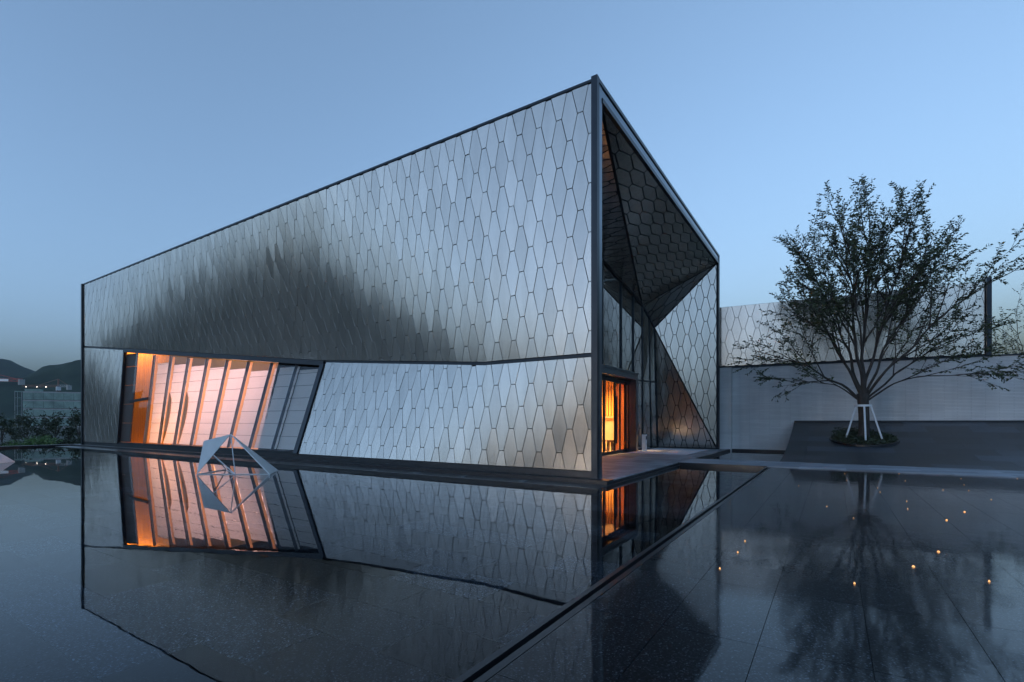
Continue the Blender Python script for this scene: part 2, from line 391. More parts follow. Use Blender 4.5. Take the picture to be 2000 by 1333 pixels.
def hexgrid(u0, u1, v0, v1, up, vp):
    wid = PX * 2 - FL
    i0 = int((u0 - up) / PX) - 2; i1 = int((u1 - up) / PX) + 2
    for i in range(i0, i1 + 1):
        cu = up + i * PX; off = vp + (PZ / 2 if i % 2 else 0)
        j0 = int((v0 - off) / PZ) - 2; j1 = int((v1 - off) / PZ) + 2
        for j in range(j0, j1 + 1):
            lo = off + j * PZ; hi = lo + PZ; md = (lo + hi) / 2
            yield [(cu - FL / 2, lo), (cu + FL / 2, lo), (cu + wid / 2, md), (cu + FL / 2, hi), (cu - FL / 2, hi), (cu - wid / 2, md)]
PANELS = []     # (screen area, front pts, back pts, tone, parent)
prnd = random.Random(11)
def emit_panel(poly2, f3, nrm_hint, parent, jit=.65, lift=.03, tone_rng=(.88, 1.04), gap=.007):
    q = inset(poly2, gap)
    if not q: return
    area = abs(sum(q[i][0] * q[i - 1][1] - q[i - 1][0] * q[i][1] for i in range(len(q)))) / 2
    if area < .004: return
    P = [Vector(f3(*p)) for p in q]
    c = sum(P, Vector()) / len(P)
    # best-fit plane
    A = np.array([(p - c)[:] for p in P]); _, _, vt = np.linalg.svd(A); n = Vector(vt[2])
    if n.dot(nrm_hint) < 0: n = -n
    ax = Vector((prnd.gauss(0, 1), prnd.gauss(0, 1), prnd.gauss(0, 1))); n2 = (n + ax * R(jit) * .6).normalized()
    fr = []
    for p in P:
        p = p - n * (p - c).dot(n)
        k = -(p - c).dot(n2) / max(n.dot(n2), .5); fr.append(p + n * k)
    bk = [p - n * min(.03, lift) for p in fr]
    fr2 = [p + (c - p) * min(.3, .004 / max((p - c).length, .05)) for p in fr]
    fr2 = [p + n * lift for p in fr2]; ring = [p + n * (lift - .004) for p in fr]
    PANELS.append((pix_area(fr2), fr2, ring, bk, prnd.uniform(*tone_rng), parent))

# building root -------------------------------------------------------
ZT, ZB, XL, YF = 9.83, .17, -33.8, 15.65
museum = empty('museum_building', (-16, 8, 0), 'large wedge-like pavilion clad in hexagonal steel panels with a folded glass entrance', 'building')
SEAM = [(-33.8, 0.0, 6.0), (-12.32, 1.29, 3.82), (-3.66, .32, 3.09), (0.0, 0.0, 3.05)]
def rec(x):
    f = lambda q: interp([(a, r) for a, r, z in SEAM], min(0, max(XL, q)))
    return f(x) if x < -11.2 and x < -14 or x > -.9 else sum(f(x + (k - 5) * min(.22, -x / 5)) for k in range(11)) / 11
def zs(x): return interp([(a, z) for a, r, z in SEAM], min(0, max(XL, x)))
def up3(x, z): return (x, rec(x) * (ZT - z) / (ZT - zs(x)), z)
def lo3(x, z): return (x, rec(x) * (z - ZB) / (zs(x) - ZB), z)
XW0, XW1 = -28.62, -12.32
def surf_grid(f3, x0, x1, zlo, zhi, off, nx, nz):
    vs = []; 
    for i in range(nx + 1):
        x = x0 + (x1 - x0) * i / nx
        for j in range(nz + 1):
            z = zlo(x) + (zhi(x) - zlo(x)) * j / nz; p = f3(x, z); vs.append((p[0], p[1] + off, p[2]))
    return vs, [(i * (nz + 1) + j, (i + 1) * (nz + 1) + j, (i + 1) * (nz + 1) + j + 1, i * (nz + 1) + j + 1) for i in range(nx) for j in range(nz)]
b = MB(); b.add(*surf_grid(up3, XL, 0, lambda x: zs(x) - .05, lambda x: ZT - .02, .085, 135, 8)); fac_u = b.build('upper_facade', M['backing'], museum)
b = MB(); b.add(*surf_grid(lo3, XL, XW0, lambda x: ZB - .02, lambda x: zs(x) + .0, .085, 14, 6)); fac_l2 = b.build('lower_facade', M['backing'], museum)
b = MB(); b.add(*surf_grid(lo3, XW1, 0, lambda x: ZB - .02, lambda x: zs(x) + .0, .085, 45, 6))
fac_l = b.build('lower_facade', M['backing'], museum)
UP, VP = -1.025, 3.04
NF = Vector((0, -1, 0))
def seam_line(x):
    for (a, r, z), (c, r2, z2) in zip(SEAM, SEAM[1:]):
        if a <= x <= c or c == 0.0:
            if x <= c: return (a, z), (c - a, z2 - z)
    return (SEAM[-2][0], SEAM[-2][2]), (SEAM[-1][0] - SEAM[-2][0], SEAM[-1][2] - SEAM[-2][2])
for h in hexgrid(XL, 0, ZB, ZT, UP, VP):
    cx = sum(p[0] for p in h) / 6
    if cx < XL - .5 or cx > .5: continue
    q = clip(clip(clip(h, (XL + .07, 0), (1, 0)), (-.10, 0), (-1, 0)), (0, ZT - .05), (0, -1))
    (p0, d) = seam_line(min(-.01, max(XL + .01, cx))); l = math.hypot(*d); n = (-d[1] / l, d[0] / l)
    u = clip(q, (p0[0] + n[0] * .045, p0[1] + n[1] * .045), n) if len(q) > 2 else []
    if len(u) > 2: emit_panel(u, up3, NF, fac_u)
    w = clip(clip(q, (p0[0] - n[0] * .045, p0[1] - n[1] * .045), (-n[0], -n[1])), (0, ZB), (0, 1)) if len(q) > 2 else []
    if len(w) > 2:
        a = clip(w, (XW0 - .02, 0), (-1, 0)); c = clip(w, (XW1 + .27, 0), (1, 0))
        if len(a) > 2: emit_panel(a, lo3, NF, fac_l2)
        if len(c) > 2: emit_panel(c, lo3, NF, fac_l)
# entrance facets -----------------------------------------------------
XG = -3.2
A = Vector((-.02, .29, 9.42)); Bp = Vector((-.02, 15.30, 9.40)); Cp = Vector((XG, 13.27, 7.29)); D = Vector((-2.92, 14.42, 6.29))
E = Vector((-3.0, 15.30, .03)); F = Vector((-.02, 15.30, .03)); Nn = Vector((XG, .29, 9.40))
ent = None
def facet(name, tri, hint, up_dir, gap=.012, lift=.03):
    n = (tri[1] - tri[0]).cross(tri[2] - tri[0]).normalized()
    if n.dot(hint) < 0: n = -n
    v = (up_dir - n * up_dir.dot(n)).normalized(); u = v.cross(n); o = tri[0]
    b = MB(); b.add([p - n * (.04 if lift > .02 else .012) for p in tri], [(0, 1, 2)]); part = b.build(name, M['backing'], museum)
    T = [((p - o).dot(u), (p - o).dot(v)) for p in tri]; f3 = lambda a, c: o + u * a + v * c
    ar = sum(T[i][0] * T[(i + 1) % 3][1] - T[(i + 1) % 3][0] * T[i][1] for i in range(3))
    if ar < 0: T = T[::-1]
    T = inset(T, .02)
    us = [p[0] for p in T]; vs = [p[1] for p in T]
    for h in hexgrid(min(us), max(us), min(vs), max(vs), .1, .2):
        q = h
        for i in range(len(T)):
            p, r = T[i], T[(i + 1) % len(T)]; dx, dy = r[0] - p[0], r[1] - p[1]
            q = clip(q, p, (-dy, dx))
            if len(q) < 3: break
        if len(q) > 2: emit_panel(q, f3, n, part, jit=.25, gap=gap, lift=lift)
    return part
Z = Vector((0, 0, 1))
facet('soffit_facet', [A, Cp, Nn], Vector((0, 0, -1)), Vector((1, 0, .1)), gap=.02, lift=.008)
facet('soffit_facet', [A, Bp, Cp], Vector((.5, 0, -1)), Vector((0, 1, 0)), gap=.02, lift=.008)
facet('soffit_facet', [Cp, Bp, D], Vector((.5, -.3, -1)), Vector((1, 0, .6)), gap=.02, lift=.008)
facet('side_facet', [D, Bp, F], Vector((0, -1, 0)), Z)
facet('side_facet', [D, F, E], Vector((0, -1, .1)), Z)
facet('side_facet', [Vector((-.05, .31, .03)), Vector((-.05, .31, 9.4)), Vector((XG, 1.64, 9.2))], Vector((.4, 1, 0)), Z)
facet('side_facet', [Vector((-.05, .31, .03)), Vector((XG, 1.64, 9.2)), Vector((XG, 1.64, .03))], Vector((.4, 1, 0)), Z)
# emit panels: the 300 largest on screen are single parts, the rest joined per facade
PANELS.sort(key=lambda k: -k[0]); rest = {}
def panel_mesh(mb, fr, ring, bk, tn):
    k = len(fr); mb.tone = tn
    fs = [tuple(range(k))]
    for i in range(k):
        j = (i + 1) % k; fs.append((i, k + i, k + j, j)); fs.append((k + i, 2 * k + i, 2 * k + j, k + j))
    mb.add(fr + ring + bk, fs)
def orient(fr, ring, bk):
    # make the front face wind outwards (away from the back ring)
    c = sum(fr, Vector()) / len(fr); out = c - sum(bk, Vector()) / len(bk)
    n = Vector()
    for i in range(len(fr)): n += (fr[i] - c).cross(fr[(i + 1) % len(fr)] - c)
    return (fr, ring, bk) if n.dot(out) > 0 else (fr[::-1], ring[::-1], bk[::-1])
for i, (ar, fr, ring, bk, tn, par) in enumerate(PANELS):
    fr, ring, bk = orient(fr, ring, bk)
    if i < 300:
        m = MB(); panel_mesh(m, fr, ring, bk, tn); m.build('panel', M['panel'], par)
    else:
        panel_mesh(rest.setdefault(par.name, (MB(), par))[0], fr, ring, bk, tn)
for m, par in rest.values(): tag(m.build('small_panel_field', M['panel'], par), kind='stuff')

# frames and trims ----------------------------------------------------
b = MB(); b.box(XL - .12, XL + .06, -.10, .14, 0, ZT + .02); b.build('end_trim', M['frame'], museum)
b = MB(); b.box(XL + .06, -.10, -.055, .16, ZT - .045, ZT + .02); b.build('roof_trim', M['frame'], museum)
b = MB(); b.box(-.10, .06, -.09, .045, 0, ZT + .06); pj = b.build('portal_frame', M['frame'], museum)
b = MB(); b.box(-.06, .03, .05, .29, 0, ZT - .05); b.build('inner_jamb', M['frame_lt'], pj)
b = MB(); b.box(-.10, .055, .045, YF, ZT - .05, ZT + .05); b.build('portal_head', M['frame'], museum)
b = MB(); b.box(-.08, .03, .29, YF - .12, 9.52, 9.73); b.build('fascia', M['frame_lt'], museum)
b = MB(); b.box(-.09, .0, .045, YF - .12, 9.73, ZT - .05).box(-.09, .05, .29, YF - .12, 9.40, 9.52); b.build('fascia_groove', M['frame'], museum)
b = MB(); b.box(-.10, .055, 15.36, YF, 0, ZT - .05); b.build('portal_frame', M['frame'], museum)
b = MB(); b.box(XL, -.10, -.02, .10, 0, ZB - .005); b.build('plinth', M['plinth'], museum)
# seam strip
for (a, r, z), (c, r2, z2) in zip(SEAM, SEAM[1:]):
    x0, x1 = a, c
    if a == -12.32: pass
    b = MB(); b.bar((x0, r + .03, z), (x1, r2 + .03, z2), .05, .075); b.build('seam_strip', M['frame'], museum)
# shell ---------------------------------------------------------------
b = MB(); b.box(XL, 0 - .1, .16, YF, ZT - .25, ZT); b.build('roof', M['frame'], museum)
b = MB(); b.box(XL, -3.5, 15.9, 16.1, 0, ZT - .25); b.box(XL, XL + .15, .14, 15.9, 0, ZT - .25); b.build('rear_wall', M['int_wall'], museum)
b = MB(); b.box(-3.4, -.1, 15.95, 16.1, 0, ZT - .25); b.build('rear_wall', M['int_dark'], museum)
b = MB(); b.box(XL + .2, -3.3, .3, 15.8, -.034, .012); b.build('interior_floor', M['wood_lt'], museum)
b = MB(); b.box(-11.2, -11.0, 1.4, 15.9, 0, 9.5).box(-33.6, -11.2, 7.0, 7.2, 0, 9.5); b.build('interior_wall', M['int_wall'], museum)
b = MB(); b.box(-10.9, XG - .12, 1.6, 15.8, 3.42, 3.62); b.build('interior_ceiling', M['int_wall'], museum)
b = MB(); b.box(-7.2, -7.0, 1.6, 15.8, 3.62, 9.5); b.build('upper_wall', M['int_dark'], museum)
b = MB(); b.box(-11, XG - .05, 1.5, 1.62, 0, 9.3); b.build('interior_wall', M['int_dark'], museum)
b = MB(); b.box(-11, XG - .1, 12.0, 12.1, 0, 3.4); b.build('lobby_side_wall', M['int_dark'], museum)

# ------------------------------------------------------------------ big slanted window
def zw0(x): return ZB + .02
def zw1(x): return zs(x) - .20
b = MB()
def lo_pt(x, z, off=0): p = lo3(x, z); return Vector((p[0], p[1] + off, p[2]))
# outer frame (child of the building), glazing sits in it
wf = MB(); wf.bar(lo_pt(XW0, zs(XW0) - .09, -.02), lo_pt(XW1 + .2, zs(XW1 + .2) - .09, -.02), .14, .17)
wf.bar(lo_pt(XW1 + .12, ZB, 0), lo_pt(XW1 + .12, zs(XW1) - .16, 0), .24, .16)
wf.bar(lo_pt(XW0 + .05, ZB, 0), lo_pt(XW0 + .05, zs(XW0) - .16, 0), .10, .16)
wf.bar(lo_pt(XW0 + .1, ZB + .04, .03), lo_pt(XW1, ZB + .04, .03), .12, .10)
window = wf.build('window', M['frame'], museum)
# dark brown jamb cladding panels
zj = [ZB + .1]
while zj[-1] < 5.2: zj.append(min(5.2, zj[-1] + 1.05))
for z0, z1 in zip(zj, zj[1:]):
    b = MB(); x0, x1 = XW0 + .12, -27.46
    P = [lo_pt(x0, z0 + .008, .05), lo_pt(x1, z0 + .008, .12), lo_pt(x1, z1 - .008, .12), lo_pt(x0, z1 - .008, .05)]
    b.add(P + [p + Vector((0, .05, 0)) for p in P], [(0, 1, 2, 3), (7, 6, 5, 4), (0, 4, 5, 1), (1, 5, 6, 2), (2, 6, 7, 3), (3, 7, 4, 0)]); b.build('jamb_panel', M['jamb_brown'], window)
MX = [-25.52 + 1.65 * k for k in range(9)]
def quad(pts): m = MB(); m.add(pts, [tuple(range(len(pts)))]); return m
prev = -27.46
for k, x in enumerate(MX):
    quad([lo_pt(prev + .03, ZB + .1, .04), lo_pt(x - .03, ZB + .1, .04), lo_pt(x - .03, zw1(x - .03) + .02, .04), lo_pt(prev + .03, zw1(prev + .03) + .02, .04)]).build('glass_pane', M['glass'], window)
    if k < 8:
        m = MB(); m.bar(lo_pt(x, ZB + .1, .04), lo_pt(x, zw1(x), .04), .038, .05); mu = m.build('mullion', M['frame_lt'], window)
        # deep fin behind the mullion with an amber gap strip on its left side
        m = MB(); q0, q1 = lo_pt(x, ZB + .1, .08), lo_pt(x, zw1(x), .08)
        dpt = Vector((0, .06, 0)); dx = Vector((.022, 0, 0))
        m.add([q0 - dx, q0 + dx, q0 + dx + dpt, q0 - dx + dpt, q1 - dx, q1 + dx, q1 + dx + dpt, q1 - dx + dpt],
              [(3, 2, 1, 0), (4, 5, 6, 7), (0, 1, 5, 4), (1, 2, 6, 5), (2, 3, 7, 6), (3, 0, 4, 7)]); m.build('fin', M['frame_lt'], mu)
        if k < 7: quad([lo_pt(x - .21, ZB + .12, .262), lo_pt(x + .028, ZB + .12, .262), lo_pt(x + .028, zw1(x) - .02, .262), lo_pt(x - .21, zw1(x) - .02, .262)]).build('gap_glow_strip', M['amber_sheet'], mu)  # amber sheet stands in for warm light seen through the gap
    if k > 0:   # roman blind of this bay, folded every half metre
        m = MB(); bx0, bx1 = prev + .03, x - (.22 if k < 7 else .03); z = ZB + .12; top = zw1(x) - (.28 if k < 7 else .05); vs = []; fs = []
        rods = MB()
        while z < top - .02:
            z2 = min(z + .52, top); base = len(vs)
            for zz, o in ((z, .26), ((z + z2) / 2, .275), (z2 - .012, .26)):
                vs += [lo_pt(bx0, zz, o), lo_pt(bx1, zz, o)]
            fs += [(base, base + 1, base + 3, base + 2), (base + 2, base + 3, base + 5, base + 4)]
            rods.bar(lo_pt(bx0, z2 - .004, .25), lo_pt(bx1, z2 - .004, .25), .012)
            z = z2
        m.add(vs, fs); bl = m.build('blind', M['cloth'], window)
        rods.build('blind_rods', M['frame_lt'], bl)
    prev = x
# curved red-brown pieces added in place of curved mullion shade in two bays
for x in (-23.87, -22.22):
    m = MB(); pts0 = []; pts1 = []
    for i in range(9):
        z = ZB + .12 + 2.6 * i / 8; w = .34 * math.sin(math.pi * min(1, .15 + .85 * (1 - i / 8))) ** .8 if i < 8 else .02
        pts0.append(lo_pt(x + .05, z, .20)); pts1.append(lo_pt(x + .05 + w, z, .20))
    vs = pts0 + pts1 + [p + Vector((0, .03, 0)) for p in pts0 + pts1]; n = 9
    fs = [(i, n + i, n + i + 1, i + 1) for i in range(8)] + [(2 * n + i, 2 * n + i + 1, 3 * n + i + 1, 3 * n + i) for i in range(8)] + [(n + i, 3 * n + i, 3 * n + i + 1, n + i + 1) for i in range(8)]
    m.add(vs, fs); m.build('curved_shade_piece', M['wood'], window)
# timber strip behind the first bay + black strut
for i in range(18):
    x0 = -31.3 + i * .32; m = MB(); m.box(x0, x0 + .30, 1.25, 1.31, .02, 6.4); m.build('timber_board', M['wood'], window)
m = MB(); m.bar(lo_pt(-27.5, 2.5, -.02), lo_pt(-25.5, 2.62, -.02), .09, .13); m.build('strut', M['frame'], window)
# rooms behind the window
b = MB(); PQ = [lo_pt(-15.36, .02, .32), Vector((-15.36, 7, .02)), Vector((-15.36, 7, 6)), lo_pt(-15.36, 6, .32)]; PQ[3] = Vector((-15.36, 1.75, 6)); PQ.insert(3, lo_pt(-15.36, 4.1, .32))
b.add(PQ + [p + Vector((.08, 0, 0)) for p in PQ], [(0, 1, 2, 3, 4), (9, 8, 7, 6, 5)]); b.build('light_stop_partition', M['int_dark'], museum)  # partition added to keep gallery lamp light off the right bays
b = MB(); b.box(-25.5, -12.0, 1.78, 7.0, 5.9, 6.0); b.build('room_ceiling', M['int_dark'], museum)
def area(name, loc, sx, sy, power, col, rot, spread=180):
    l = bpy.data.lights.new(name, 'AREA'); l.shape = 'RECTANGLE'; l.size = sx; l.size_y = sy; l.energy = power; l.color = col; l.spread = R(spread)
    o = bpy.data.objects.new(name, l); COL.objects.link(o); o.location = loc; o.rotation_euler = rot; return o
area('gallery_lamp', (-20.3, 3.6, 2.9), 8.5, 2.6, 17, (1, .52, .46), (R(-90), 0, 0))
area('gallery_lamp', (-24.0, 2.6, .8), 2.5, 1.0, 4, (1, .40, .14), (R(-90), 0, 0))
area('gallery_lamp', (-29.0, .85, 6.5), 4.4, .4, 26, (1, .50, .16), (R(8), 0, 0))

# ------------------------------------------------------------------ glazing of the entrance
def gz_top(y): return interp([(.29, 9.40), (13.27, 7.29)], y)
MY = [1.75, 3.5, 5.75, 8.05, 10.25, 11.9]
glz = MB()
for y in MY: glz.box(XG - .04, XG + .06, y - .035, y + .035, .0 if y > 11.4 else 3.62, gz_top(y) - .01)
Cb = Vector((XG, 13.35, .03)); Ct = Cp + Vector((0, .03, -.03))
glz.bar((XG, 1.7, gz_top(1.7) - .03), Ct, .10, .08); glz.bar(Ct, D, .10, .08); glz.bar(Cb, Ct, .08, .10)
glz.bar(E, D, .10, .09); glz.box(XG - .05, XG + .05, 11.36, 15.78, .0, .07)
K0, K1 = Cb.lerp(E, .55), Ct.lerp(D, .55); glz.bar(K0, K1, .06, .08)
glz.bar((XG, 11.36, 3.48), Cb.lerp(Ct, .475), .06, .07); glz.bar(Cb.lerp(Ct, .475), E.lerp(D, .55), .06, .07)
glazing = glz.build('entrance_glazing', M['frame'], museum)
ys = MY + [13.3]
for y0, y1 in zip(ys, ys[1:]):
    lo = .07 if y0 > 11.3 else 3.62
    quad([(XG, y0 + .03, lo), (XG, y1 - .03, lo), (XG, y1 - .03, gz_top(y1) - .05), (XG, y0 + .03, gz_top(y0) - .05)]).build('glass_pane', M['glass_hi'], glazing)
quad([Cb, K0, K1, Ct]).build('glass_pane', M['glass_hi'], glazing); quad([K0, E, D, K1]).build('glass_pane', M['glass_hi'], glazing)
# door portal: a projecting metal surround with sliding leaves
b = MB(); b.box(-3.3, -2.72, 5.9, 11.34, 3.32, 3.40).box(-3.3, -2.72, 5.9, 11.34, 3.58, 3.66).box(-3.3, -2.76, 5.9, 11.33, 3.40, 3.58); ds = b.build('door_surround', M['frame_lt'], museum)
b = MB(); b.box(-3.3, -2.74, 11.02, 11.30, .0, 3.32); b.build('door_jamb', M['frame_lt'], ds)
b = MB(); b.box(-3.3, -2.74, 5.9, 6.15, .0, 3.32); b.build('door_jamb', M['frame_lt'], ds)
b = MB(); b.box(-3.2, -3.0, 6.15, 11.02, .0, .03).box(-3.18, -3.02, 6.15, 11.02, 3.22, 3.32); b.build('door_track', M['frame'], ds)
def leaf(y0, y1, x, mat, st=.07):
    f = MB(); f.box(x - .03, x + .03, y0, y0 + st, .03, 3.22).box(x - .03, x + .03, y1 - st, y1, .03, 3.22).box(x - .03, x + .03, y0 + st, y1 - st, .03, .14).box(x - .03, x + .03, y0 + st, y1 - st, 3.10, 3.22)
    d = f.build('door', M['frame'], museum)
    quad([(x, y0 + st, .14), (x, y1 - st, .14), (x, y1 - st, 3.10), (x, y0 + st, 3.10)]).build('door_pane', mat, d)
    return d
leaf(6.2, 7.92, -3.06, M['glass']); d1 = leaf(7.93, 9.20, -3.06, M['glass']); d2 = leaf(9.21, 9.93, -3.10, M['glass'], .05); leaf(9.935, 10.63, -3.14, M['glass'], .05); leaf(10.635, 11.015, -3.10, M['glass'], .04)
b = MB(); b.box(-3.30, -3.18, 1.66, 5.88, .0, 3.62); b.build('glow_block_panel', M['frame_lt'], museum)  # unseen panel added to keep the lobby glow off the entrance facet
b = MB(); b.box(-3.01, -2.97, 8.98, 9.17, .45, 2.50); b.build('pull_handle', M['jamb_brown'], d1)
b = MB(); b.box(-3.05, -3.01, 9.23, 9.36, .45, 2.50); b.build('pull_handle', M['jamb_brown'], d2)
b = MB(); b.box(-3.34, -3.325, 9.95, 11.015, .03, 3.2); b.build('bronze_screen', M['amber_sheet'], museum)
# lobby
for i in range(30):
    x = -7.6 + i * .14; m = MB(); m.box(x, x + .075, 11.82, 11.95, 1.66, 3.40); m.build('timber_slat', M['wood'], museum)
b = MB(); b.box(-7.7, -3.4, 11.96, 11.99, .02, 3.4); b.build('slat_backing', M['wood_lt'], museum)
desk = MB(); desk.box(-7.6, -3.62, 11.15, 11.72, .012, 1.58); dk = desk.build('reception_desk', M['cream']); tag(dk, 'long cream reception desk inside the warm lit lobby', 'desk')
b = MB(); b.box(-7.66, -3.56, 11.09, 11.78, 1.58, 1.64); b.build('desk_top', M['wood_lt'], dk)
for i in range(5):
    x, y = -5.5 + i * .42, 10.55 + (i % 2) * .06
    st = MB(); st.tube([(x, y, .46), (x, y, .54)], .17, 12); sto = st.build('stool', M['dark_wood'])
    tag(sto, 'round dark stool before the lit reception desk, %s from the door side' % ['fifth', 'fourth', 'third', 'second', 'first'][i], 'stool', 'stools by the reception desk')
    for a in range(4):
        ca, sa = math.cos(a * 1.5708 + .78), math.sin(a * 1.5708 + .78)
        m = MB(); m.bar((x + .12 * ca, y + .12 * sa, .46), (x + .16 * ca, y + .16 * sa, .012), .06); m.build('leg', M['dark_wood'], sto)
area('lobby_lamp', (-5.3, 10.85, 3.38), 3.4, 1.2, 20, (1, .60, .26), (0, 0, 0), 95)

# ------------------------------------------------------------------ rear hexagon wall + brick garden wall
YW = 16.3; WA = R(5.5); WT = math.tan(WA)
hexwall = MB(); hexwall.box(-3.0, 10.48, YW + .06, YW + .5, 4.22, 7.36)
hw = hexwall.turn(.56, YW, WA).build('hexagon_panel_wall', M['backing']); tag(hw, 'pale hexagon-clad upper wall rising behind the tree', 'wall')
b = MB(); b.box(10.40, 10.56, YW - .16, YW + .5, 4.20, 7.50); b.turn(.56, YW, WA).build('end_fin', M['frame'], hw)
f3w = lambda u, v: (.56 + (u - .56) * math.cos(WA) - .03 * math.sin(WA), YW + (u - .56) * math.sin(WA) + .03 * math.cos(WA), v)
PANELS.clear(); PXs = PX; PX = .315
for h in hexgrid(-1.0, 10.4, 4.22, 7.36, .12, 4.3):
    q = clip(clip(clip(clip(h, (-1.2, 0), (1, 0)), (10.38, 0), (-1, 0)), (0, 4.27), (0, 1)), (0, 7.35), (0, -1))
    if len(q) > 2: emit_panel(q, f3w, NF, hw, jit=.12, tone_rng=(.95, 1.06))
for (ar, fr, ring, bk, tn, par) in PANELS:
    fr, ring, bk = orient(fr, ring, bk); m = MB(); panel_mesh(m, fr, ring, bk, tn); m.build('panel', M['panel'], par)
b = MB(); b.box(.56, 34, YW - .02, YW + .5, -.5, 4.16); bw = b.turn(.56, YW, WA).build('garden_wall', M['brick']); tag(bw, 'long pale brick wall behind the dark ramp and tree', 'wall')
b = MB(); b.box(-1.5, .56, 15.82, YW + .5, -.5, 4.16); b.build('wall_return', M['brick'], bw)
b = MB(); b.box(.56, 34.05, YW - .06, YW + .5, 4.16, 4.22); b.turn(.56, YW, WA).build('coping', M['frame'], bw)
b = MB(); b.box(-1.5, .62, 15.78, YW + .5, 4.161, 4.221); b.build('coping', M['frame'], bw)

# ------------------------------------------------------------------ curved ramp, planter, tree
RX0, RY0, RY1, RH = 3.32, 8.26, YW - .06, 1.40
def ry1(x): return RY1 + WT * (x - .56)
def rz(y, x=5.95): s = min(1, max(0, (y - RY0) / (ry1(x) - RY0))); return RH * s ** 1.55
def rmap(x, y): return RY0 + (y - RY0) * (ry1(x) - RY0) / (RY1 - RY0)
b = MB(); ny = 24; ysr = [RY0 + (RY1 - RY0) * i / ny for i in range(ny + 1)]
vs = [(x, rmap(x, y), rz(rmap(x, y), x) - .03) for x in (RX0, 26) for y in ysr] + [(x, rmap(x, y), -.5) for x in (RX0, 26) for y in ysr]; n = ny + 1
fs = [(i, n + i, n + i + 1, i + 1) for i in range(ny)] + [(2 * n + i, i, i + 1, 2 * n + i + 1) for i in range(ny)] + [(n + i, 3 * n + i, 3 * n + i + 1, n + i + 1) for i in range(ny)] + [(ny, n + ny, 3 * n + ny, 2 * n + ny), (0, 2 * n, 3 * n, n)]
b.add(vs, fs); rampo = b.build('stone_ramp', M['edge']); tag(rampo, 'sweeping dark granite ramp curving up to the brick wall', 'ramp')
TX, TY = 5.95, 13.55
PRx, PRy = 1.15, 1.35
def inring(x, y): return ((x - TX) / PRx) ** 2 + ((y - TY) / PRy) ** 2
rr = random.Random(4); ri = 0; y = RY0
while y < RY1 - .05:
    y2 = min(y + .9, RY1 - .01); x = RX0 - (.7 if ri % 2 else 0)
    while x < 16:
        x0, x1 = max(RX0 + .003, x + .002), x + 1.4 - .002
        if x1 - x0 > .1:
            m = MB(); m.tone = rr.choice([.45, .7, 1.0, 1.0, 1.5, 2.4]); k = 4
            vs = []
            for i in range(k + 1):
                yy = y + .002 + (y2 - y - .004) * i / k; z_ = rz(rmap(3.32, yy), 3.32); vs += [(x0, rmap(x0, yy), z_), (x1, rmap(x1, yy), z_), (x0, rmap(x0, yy), z_ - .028), (x1, rmap(x1, yy), z_ - .028)]
            fs = []
            for i in range(k):
                a = 4 * i; fs += [(a, a + 1, a + 5, a + 4), (a + 2, a, a + 4, a + 6), (a + 1, a + 3, a + 7, a + 5)]
            fs += [(0, 2, 3, 1), (4 * k, 4 * k + 1, 4 * k + 3, 4 * k + 2)]
            m.add(vs, fs); m.build('stone_slab', M['ramp_slab'], rampo)
        x += 1.4
    y = y2; ri += 1
b = MB(); b.bar((RX0, ry1(RX0), RH + .015), (26, ry1(26), RH + .015), .05, .07); b.build('ramp_top_trim', M['edge'], rampo)
# planter ring lying on the slope
b = MB(); n = 48; vs = []; fs = []
for i in range(n):
    a = 6.2832 * i / n
    for (s, dz) in ((1.03, -.02), (1.03, .07), (.985, .07), (.96, -.04)):
        x, y = TX + PRx * s * math.cos(a), TY + PRy * s * math.sin(a); vs.append((x, y, rz(y, x) + dz))
for i in range(n):
    for j in range(3): a, c = 4 * i + j, 4 * ((i + 1) % n) + j; fs.append((a, c, c + 1, a + 1))
b.add(vs, fs); planter = b.build('planter_ring', M['edge']); tag(planter, 'round black planter rim set into the ramp around the tree', 'planter')
b = MB(); vs = [(TX, TY, rz(TY) + .06)]; fs = []
for k in range(1, 5):
    for i in range(24):
        a = 6.2832 * i / 24; s = .97 * k / 4; x, y = TX + PRx * s * math.cos(a), TY + PRy * s * math.sin(a)
        vs.append((x, y, rz(y, x) + .02 + .04 * (1 - s) + .02 * mnoise.noise(Vector((x * 4, y * 4, 0)))))
for i in range(24): fs.append((0, 1 + i, 1 + (i + 1) % 24))
for k in range(3):
    for i in range(24): a = 1 + k * 24 + i; c = 1 + k * 24 + (i + 1) % 24; fs.append((a, a + 24, c + 24, c))
b.add(vs, fs); b.build('soil', M['soil'], planter, None, True)
def leafcard(mb, p, d, ln, wd, rnd):
    d = d.normalized(); s = d.cross(Vector((rnd.uniform(-1, 1), rnd.uniform(-1, 1), rnd.uniform(-.2, 1)))).normalized() * wd / 2
    nrm = s.cross(d).normalized() * wd * .12
    mb.tone = rnd.uniform(.6, 1.45)
    mb.add([p, p + d * ln * .45 + s + nrm, p + d * ln, p + d * ln * .45 - s + nrm], [(0, 1, 2), (0, 2, 3)])
lr = random.Random(21); gc = MB()
for i in range(2600):
    a = lr.uniform(0, 6.2832); s = math.sqrt(lr.random()) * .95; x, y = TX + PRx * s * math.cos(a), TY + PRy * s * math.sin(a)
    hgt = .22 * max(.15, .6 + mnoise.noise(Vector((x * 2.2, y * 2.2, 1))) - .5 * (x - TX)) * lr.random()
    leafcard(gc, Vector((x, y, rz(y, x) + .03 + hgt)), Vector((lr.uniform(-1, 1), lr.uniform(-1, 1), lr.uniform(-.1, .9))), lr.uniform(.05, .12), lr.uniform(.03, .06), lr)
tag(gc.build('ground_cover', M['leaf_dk']), 'dark leafy ground cover filling the round planter', 'ground cover', kind='stuff')

